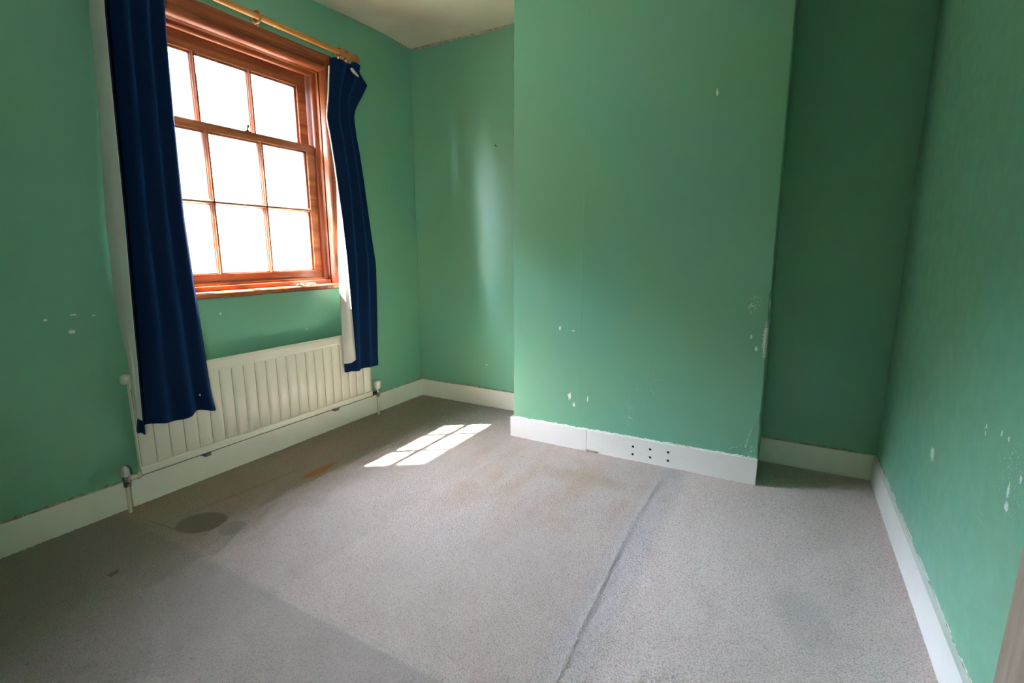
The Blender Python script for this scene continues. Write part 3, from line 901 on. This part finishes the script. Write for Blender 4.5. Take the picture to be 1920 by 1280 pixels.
# valves with their tails
def valve(name, y, cap_prof, cap_mat, body_mat, tail_mat, side, label, zb):
    v = empty(name, (0.058, y, 0.0))
    tag(v, label, 'valve')
    def p(nm, bm, mat):
        return under(finish(nm, bm, mat, None, smooth=True, angle=40), v)
    bm = bmesh.new()
    lathe(bm, [(0.0, 0.0075), (zb - 0.02, 0.0075)], (0.058, y, 0.0), (0, 0, 1), 16)
    p('pipe', bm, M['pipe'])
    bm = bmesh.new()
    lathe(bm, [(0, 0.010), (0.002, 0.0125), (0.014, 0.0125), (0.016, 0.009)], (0.058, y, zb - 0.030), (0, 0, 1), 6)
    p('compression_nut', bm, M[body_mat])
    bm = bmesh.new()
    lathe(bm, [(0, 0.009), (0.004, 0.012), (0.030, 0.012), (0.034, 0.009)], (0.058, y, zb - 0.014), (0, 0, 1), 16)
    p('valve_body', bm, M[body_mat])
    bm = bmesh.new()
    ye = RY0 if side > 0 else RY1
    L = abs(ye - y)
    lathe(bm, [(0, 0.008), (L * 0.25, 0.008), (L * 0.26, 0.0135), (L * 0.55, 0.0135), (L * 0.56, 0.010), (L * 0.78, 0.010), (L * 0.79, 0.015), (L - 0.001, 0.015)], (0.058, y, zb + 0.002), (0, side, 0), 8)
    p('union_tail', bm, M[tail_mat])
    bm = bmesh.new()
    lathe(bm, cap_prof, (0.058, y, zb + 0.018), (0, 0, 1), 14)
    p('cap', bm, M[cap_mat])
    return v
valve('radiator_valve', 0.918, [(0, 0.013), (0.003, 0.0175), (0.026, 0.0165), (0.036, 0.013), (0.040, 0.009), (0.044, 0.008), (0.045, 0.003)], 'grey_plastic', 'grey_metal', 'pipe', 1, 'grubby lockshield valve with grey cap at the left end of the radiator', 0.146)
valve('radiator_valve', 2.402, [(0, 0.010), (0.004, 0.012), (0.010, 0.012), (0.014, 0.021), (0.040, 0.024), (0.062, 0.022), (0.066, 0.018), (0.068, 0.006)], 'white_plastic', 'chrome', 'steel', -1, 'white capped thermostatic valve at the right end of the radiator', 0.155)

# ------------------------------------------------------------------ curtain pole, rings
RODX, RODZ = 0.12, 2.200
pole = empty('curtain_pole', (RODX, 1.63, RODZ))
tag(pole, 'varnished pine curtain pole above the window', 'curtain pole')
def ppart(nm, bm, mat, **kw):
    return under(finish(nm, bm, mat, None, smooth=True, **kw), pole)
bm = bmesh.new()
lathe(bm, [(0, 0.0145), (1.29, 0.0145)], (RODX, 0.97, RODZ), (0, 1, 0), 24)
ppart('rod', bm, M['rod'])
fin = [(0, 0.0145), (0.003, 0.020), (0.008, 0.022), (0.012, 0.019), (0.014, 0.016), (0.018, 0.019), (0.024, 0.023), (0.030, 0.023), (0.034, 0.018), (0.038, 0.021), (0.048, 0.0225), (0.058, 0.019), (0.063, 0.010), (0.064, 0.0)]
bm = bmesh.new(); lathe(bm, fin, (RODX, 2.252, RODZ), (0, 1, 0), 24)
ppart('finial', bm, M['rod_dark'])
bm = bmesh.new(); lathe(bm, fin, (RODX, 0.978, RODZ), (0, -1, 0), 24)
ppart('finial', bm, M['rod_dark'])
for y in (1.00, 2.205):
    bm = bmesh.new()
    lathe(bm, [(0, 0.026), (0.012, 0.026), (0.016, 0.014), (0.085, 0.012), (0.098, 0.014), (0.110, 0.016)], (0.0, y, RODZ - 0.020), (1, 0, 0.05), 18)
    ppart('bracket', bm, M['rod_dark'])
ring_bm = bmesh.new()
torus(ring_bm, (0, 0, 0), (0, 1, 0), 0.0262, 0.0055)
ring_me = None
ring0 = finish('curtain_ring', ring_bm, M['rod_dark'], None, smooth=True)
eye_bm = bmesh.new()
torus(eye_bm, (0, 0, -0.0345), (0, 1, 0.3), 0.0045, 0.0012, 12, 6)
eye0 = finish('screw_eye', eye_bm, M['chrome'], ring0, smooth=True)
RINGS = [(1.676, 0.10, 'single wooden curtain ring alone on the middle of the pole', None),
         (2.175, 0.02, 'wooden curtain ring nearest the window, above the right curtain', None),
         (2.190, -0.03, 'second wooden curtain ring from the window above the right curtain', None),
         (2.226, 0.05, 'third wooden curtain ring, just left of the bracket end above the right curtain', None),
         (2.242, 0.00, 'wooden curtain ring against the turned finial of the pole', None)]
for k, y in enumerate((1.03, 1.08, 1.13, 1.18, 1.24)):
    RINGS.append((y, 0.03 * (k % 3 - 1), ('wooden curtain ring nearest the left end of the pole', 'wooden curtain ring second from the left end of the pole', 'middle one of the five wooden rings holding the left curtain', 'wooden curtain ring fourth from the left end of the pole', 'wooden curtain ring at the window side of the left curtain')[k], 'rings holding the left curtain'))
for k, (y, tilt, lab, grp) in enumerate(RINGS):
    o = ring0 if k == 0 else ring0.copy()
    if k:
        COL.objects.link(o)
        e = eye0.copy()
        COL.objects.link(e)
        e.parent = o
    o.location = (RODX, y, RODZ - 0.0060)
    o.rotation_euler = (0, 0, tilt)
    tag(o, lab, 'curtain ring', grp or 'curtain rings on the pole')

# ------------------------------------------------------------------ curtains
def catmull(pts, t):
    n = len(pts) - 1
    s = min(max(t, 0), 1) * n
    i = min(int(s), n - 1)
    f = s - i
    p1, p2 = np.array(pts[i]), np.array(pts[i + 1])
    p0 = np.array(pts[i - 1]) if i > 0 else 2 * p1 - p2
    p3 = np.array(pts[i + 2]) if i + 2 <= n else 2 * p2 - p1
    return 0.5 * ((2 * p1) + (p2 - p0) * f + (2 * p0 - 5 * p1 + 4 * p2 - p3) * f * f + (3 * p1 - p0 - 3 * p2 + p3) * f ** 3)

def hanging(keys, ztop, zbot, nu, nv, soft=6):
    """keys: (v, plan outline as list of (x, y)); returns the grid of points of one hanging cloth"""
    G = np.zeros((nu + 1, nv + 1, 3))
    vk = [k[0] for k in keys]
    for i in range(nu + 1):
        u = i / nu
        cs = [catmull(k[1], u) for k in keys]
        for j in range(nv + 1):
            v = j / nv
            xs = np.interp(v, vk, [c[0] for c in cs]); ys = np.interp(v, vk, [c[1] for c in cs])
            zt, zb = ztop(u), zbot(u)
            G[i, j] = (xs, ys, zt + (zb - zt) * v)
    # soften along the height so that the keys do not show
    for _ in range(soft):
        G[:, 1:-1, :2] = 0.5 * G[:, 1:-1, :2] + 0.25 * (G[:, :-2, :2] + G[:, 2:, :2])
    return G

def cloth_sheet(name, G, off, thick, mat, root, u0=0.0, u1=1.0, v0=0.0, v1=1.0):
    nu, nv = G.shape[0] - 1, G.shape[1] - 1
    du = np.gradient(G, axis=0); dv = np.gradient(G, axis=1)
    nrm = np.cross(du, -dv)
    nrm /= np.linalg.norm(nrm, axis=2, keepdims=True) + 1e-9
    P = G + nrm * off
    i0, i1 = round(u0 * nu), round(u1 * nu)
    j0, j1 = round(v0 * nv), round(v1 * nv)
    P = P[i0:i1 + 1, j0:j1 + 1]; Q = (G + nrm * (off + thick))[i0:i1 + 1, j0:j1 + 1]
    a, b = P.shape[:2]
    verts = np.concatenate([P.reshape(-1, 3), Q.reshape(-1, 3)])
    N0 = a * b
    faces = []
    for i in range(a - 1):
        for j in range(b - 1):
            p = i * b + j
            faces.append((p, p + 1, p + b + 1, p + b))
            faces.append((N0 + p, N0 + p + b, N0 + p + b + 1, N0 + p + 1))
    for i in range(a - 1):
        for j in (0, b - 1):
            p = i * b + j
            faces.append((p, p + b, N0 + p + b, N0 + p) if j == 0 else (p, N0 + p, N0 + p + b, p + b))
    for j in range(b - 1):
        for i in (0, a - 1):
            p = i * b + j
            faces.append((p, N0 + p, N0 + p + 1, p + 1) if i == 0 else (p, p + 1, N0 + p + 1, N0 + p))
    me = bpy.data.meshes.new(name)
    me.from_pydata([tuple(x) for x in verts], [], faces)
    me.update()
    me.shade_smooth()
    try:
        me.set_sharp_from_angle(angle=math.radians(60))
    except Exception:
        pass
    return under(link(name, me, mat), root)

# left curtain: its outer edge turned into the room so that the lining shows
def left_plan(yE, yL, yR, amp, xe=0.165, xl=0.095):
    w = yR - yL
    pts = [(xe, yE), (xe - 0.022, yE - 0.004), ((xe + xl) / 2, (yE + yL) / 2 - 0.006), (xl, yL), (xl + 0.012, yL + 0.03)]
    for k, (f, s) in enumerate(((0.26, 0.75), (0.44, -0.55), (0.60, 0.7), (0.76, -0.6), (0.90, 0.5))):
        pts.append((0.130 + amp * s, yL + w * f))
    pts.append((0.118, yR))
    return pts
cl = empty('curtain', (0.12, 1.14, 0.35))
tag(cl, 'long navy velvet curtain left of the window, pale lining showing down its outer edge', 'curtain', 'pair of navy curtains')
kl = [(0.0, left_plan(1.052, 1.055, 1.268, 0.026, 0.150, 0.025)), (0.10, left_plan(1.036, 1.038, 1.256, 0.030, 0.150, 0.025)), (0.30, left_plan(1.022, 1.024, 1.247, 0.028, 0.150, 0.025)), (0.51, left_plan(1.009, 0.998, 1.243, 0.024, 0.150, 0.025)), (0.70, left_plan(0.992, 0.988, 1.254, 0.024, 0.152, 0.025)), (0.76, left_plan(0.986, 0.986, 1.259, 0.024, 0.155, 0.035)), (0.83, left_plan(0.980, 0.974, 1.264, 0.022, 0.160, 0.098)), (0.87, left_plan(0.976, 0.972, 1.266, 0.022, 0.160, 0.102)), (0.96, left_plan(0.970, 0.975, 1.272, 0.026, 0.158, 0.107)), (1.0, left_plan(0.966, 0.962, 1.285, 0.029, 0.162, 0.106))]
def zbl(u):
    return 0.372 - 0.020 * max(0, 1 - u / 0.35) + 0.010 * math.sin(u * 17 + 0.6) * (u > 0.2)
GL = hanging(kl, lambda u: 2.158, zbl, 160, 90, 3)
cloth_sheet('face_fabric', GL, 0.0, 0.0022, M['navy'], cl)
cloth_sheet('lining', GL, -0.0045, 0.0012, M['lining'], cl, 0.008, 0.985, 0.03, 0.967)
bm = bmesh.new(); bmesh.ops.create_icosphere(bm, subdivisions=1, radius=0.004, matrix=Matrix.Translation((0.152, 1.205, 0.460)) @ Matrix.Diagonal((0.5, 0.7, 1.3, 1)))
fl = under(finish('lint_fleck', bm, M['tissue']), cl)

# right curtain: hangs from the end of the pole, twisted heading, lining showing low down on the window side
def right_plan(yE, xe, yL, xl, yR, amp, xr=0.118):
    w = yR - yL
    pts = [(xe, yE), (xe * 0.75 + xl * 0.25, yE - 0.001), ((xe + xl) / 2, (yE + yL) / 2), (xl, yL), (xl + 0.010, yL + 0.02)]
    for f, s in ((0.28, 0.6), (0.46, -0.5), (0.64, 0.7), (0.82, -0.6)):
        pts.append((0.122 + amp * s, yL + w * f))
    pts.append((xr, yR))
    return pts
cr = empty('curtain', (0.12, 2.22, 0.36))
tag(cr, 'navy velvet curtain right of the window with its top corner flopping off the pole', 'curtain', 'pair of navy curtains')
kr = [(0.0, right_plan(2.116, 0.111, 2.120, 0.110, 2.384, 0.020)), (0.045, right_plan(2.104, 0.111, 2.108, 0.110, 2.335, 0.020)), (0.085, right_plan(2.096, 0.111, 2.100, 0.110, 2.285, 0.020)), (0.115, right_plan(2.090, 0.111, 2.094, 0.110, 2.262, 0.019)),
      (0.185, right_plan(2.066, 0.111, 2.070, 0.110, 2.275, 0.018)), (0.225, right_plan(2.081, 0.111, 2.085, 0.110, 2.290, 0.018)), (0.32, right_plan(2.104, 0.112, 2.110, 0.108, 2.314, 0.018)), (0.38, right_plan(2.103, 0.128, 2.120, 0.104, 2.326, 0.018)), (0.50, right_plan(2.108, 0.148, 2.118, 0.094, 2.352, 0.019)),
      (0.62, right_plan(2.121, 0.150, 2.110, 0.090, 2.382, 0.022)), (0.72, right_plan(2.128, 0.150, 2.105, 0.090, 2.377, 0.022)), (0.84, right_plan(2.137, 0.150, 2.100, 0.092, 2.368, 0.020)), (0.95, right_plan(2.142, 0.152, 2.096, 0.095, 2.360, 0.020)), (1.0, right_plan(2.142, 0.152, 2.092, 0.098, 2.358, 0.020))]
def ztr(u):
    return 2.160 - 0.074 * max(0.0, (u - 0.80) / 0.20) ** 1.2 + 0.004 * math.sin(u * 30)
def zbr(u):
    return 0.372 + 0.014 * max(0, 1 - u / 0.3) - 0.010 * u + 0.004 * math.sin(u * 19)
GR = hanging(kr, ztr, zbr, 160, 100, 2)
cloth_sheet('face_fabric', GR, 0.0, 0.0022, M['navy'], cr)
cloth_sheet('lining', GR, -0.0045, 0.0012, M['lining'], cr, 0.008, 0.985, 0.03, 0.967)
# folded-over heading: dark flap with a bit of pale tape below it
bm = bmesh.new()
fp = [(0.150, 2.232, 2.160), (0.150, 2.268, 2.170), (0.147, 2.306, 2.166), (0.147, 2.300, 2.138), (0.150, 2.288, 2.112), (0.152, 2.262, 2.122), (0.153, 2.240, 2.132)]
a = [bm.verts.new(p) for p in fp]
b = [bm.verts.new((p[0] - 0.006, p[1], p[2])) for p in fp]
bm.faces.new(a); bm.faces.new(list(reversed(b)))
for i in range(len(fp)):
    k = (i + 1) % len(fp)
    bm.faces.new((a[i], b[i], b[k], a[k]))
under(finish('heading_flap', bm, M['navy'], None, bevel=0.0015), cr)
bm = bmesh.new()
fp = [(0.151, 2.226, 2.128), (0.152, 2.240, 2.131), (0.152, 2.262, 2.118), (0.151, 2.284, 2.104), (0.150, 2.288, 2.096), (0.150, 2.276, 2.098), (0.151, 2.246, 2.106), (0.151, 2.230, 2.116)]
a = [bm.verts.new(p) for p in fp]
b = [bm.verts.new((p[0] - 0.004, p[1], p[2])) for p in fp]
bm.faces.new(a); bm.faces.new(list(reversed(b)))
for i in range(len(fp)):
    k = (i + 1) % len(fp)
    bm.faces.new((a[i], b[i], b[k], a[k]))
tp = under(finish('heading_tape', bm, M['tape']), cr)
tp['label'] = 'pale heading tape showing under the flap'
for y, x in ((2.150, 0.138), (2.205, 0.138), (2.236, 0.142)):
    bm = bmesh.new()
    torus(bm, (x, y, 2.160), (0.2, 1, 0), 0.006, 0.0013, 12, 6)
    under(finish('hook', bm, M['white_plastic'], None, smooth=True), cr)

# ------------------------------------------------------------------ small things
# crumpled tissue and wrapper left on the sill
def crumple(name, c, size, mat, seed, label, cat):
    r = random.Random(seed)
    bm = bmesh.new()
    bmesh.ops.create_icosphere(bm, subdivisions=3, radius=1.0)
    for v in bm.verts:
        d = v.co.normalized()
        k = 0.75 + 0.25 * math.sin(d.x * 7 + seed) * math.cos(d.y * 6 - seed) + r.uniform(-0.12, 0.12)
        v.co = Vector((d.x * size[0] * k, d.y * size[1] * k, max(d.z * size[2] * k, -size[2] * 0.45)))
    zmin = min(v.co.z for v in bm.verts)
    for v in bm.verts:
        v.co += Vector((c[0], c[1], c[2] - zmin))
    o = finish(name, bm, mat)
    tag(o, label, cat)
    return o
crumple('crumpled_tissue', (0.034, 1.945, 0.909), (0.016, 0.036, 0.011), M['tissue'], 3, 'scrap of crumpled white tissue on the window sill', 'tissue')
crumple('crumpled_wrapper', (0.034, 1.872, 0.909), (0.013, 0.030, 0.008), M['mint'], 4, 'mint green crumpled scrap on the window sill beside the tissue', 'wrapper')

# nail in the left alcove
bm = bmesh.new()
lathe(bm, [(-0.002, 0.0028), (0.016, 0.0025), (0.0165, 0.0055), (0.019, 0.005)], (0.695, D, 1.774), (0, -1, 0.15), 10)
tag(finish('nail', bm, M['steel'], None), 'small dark nail in the green wall of the left alcove', 'nail')
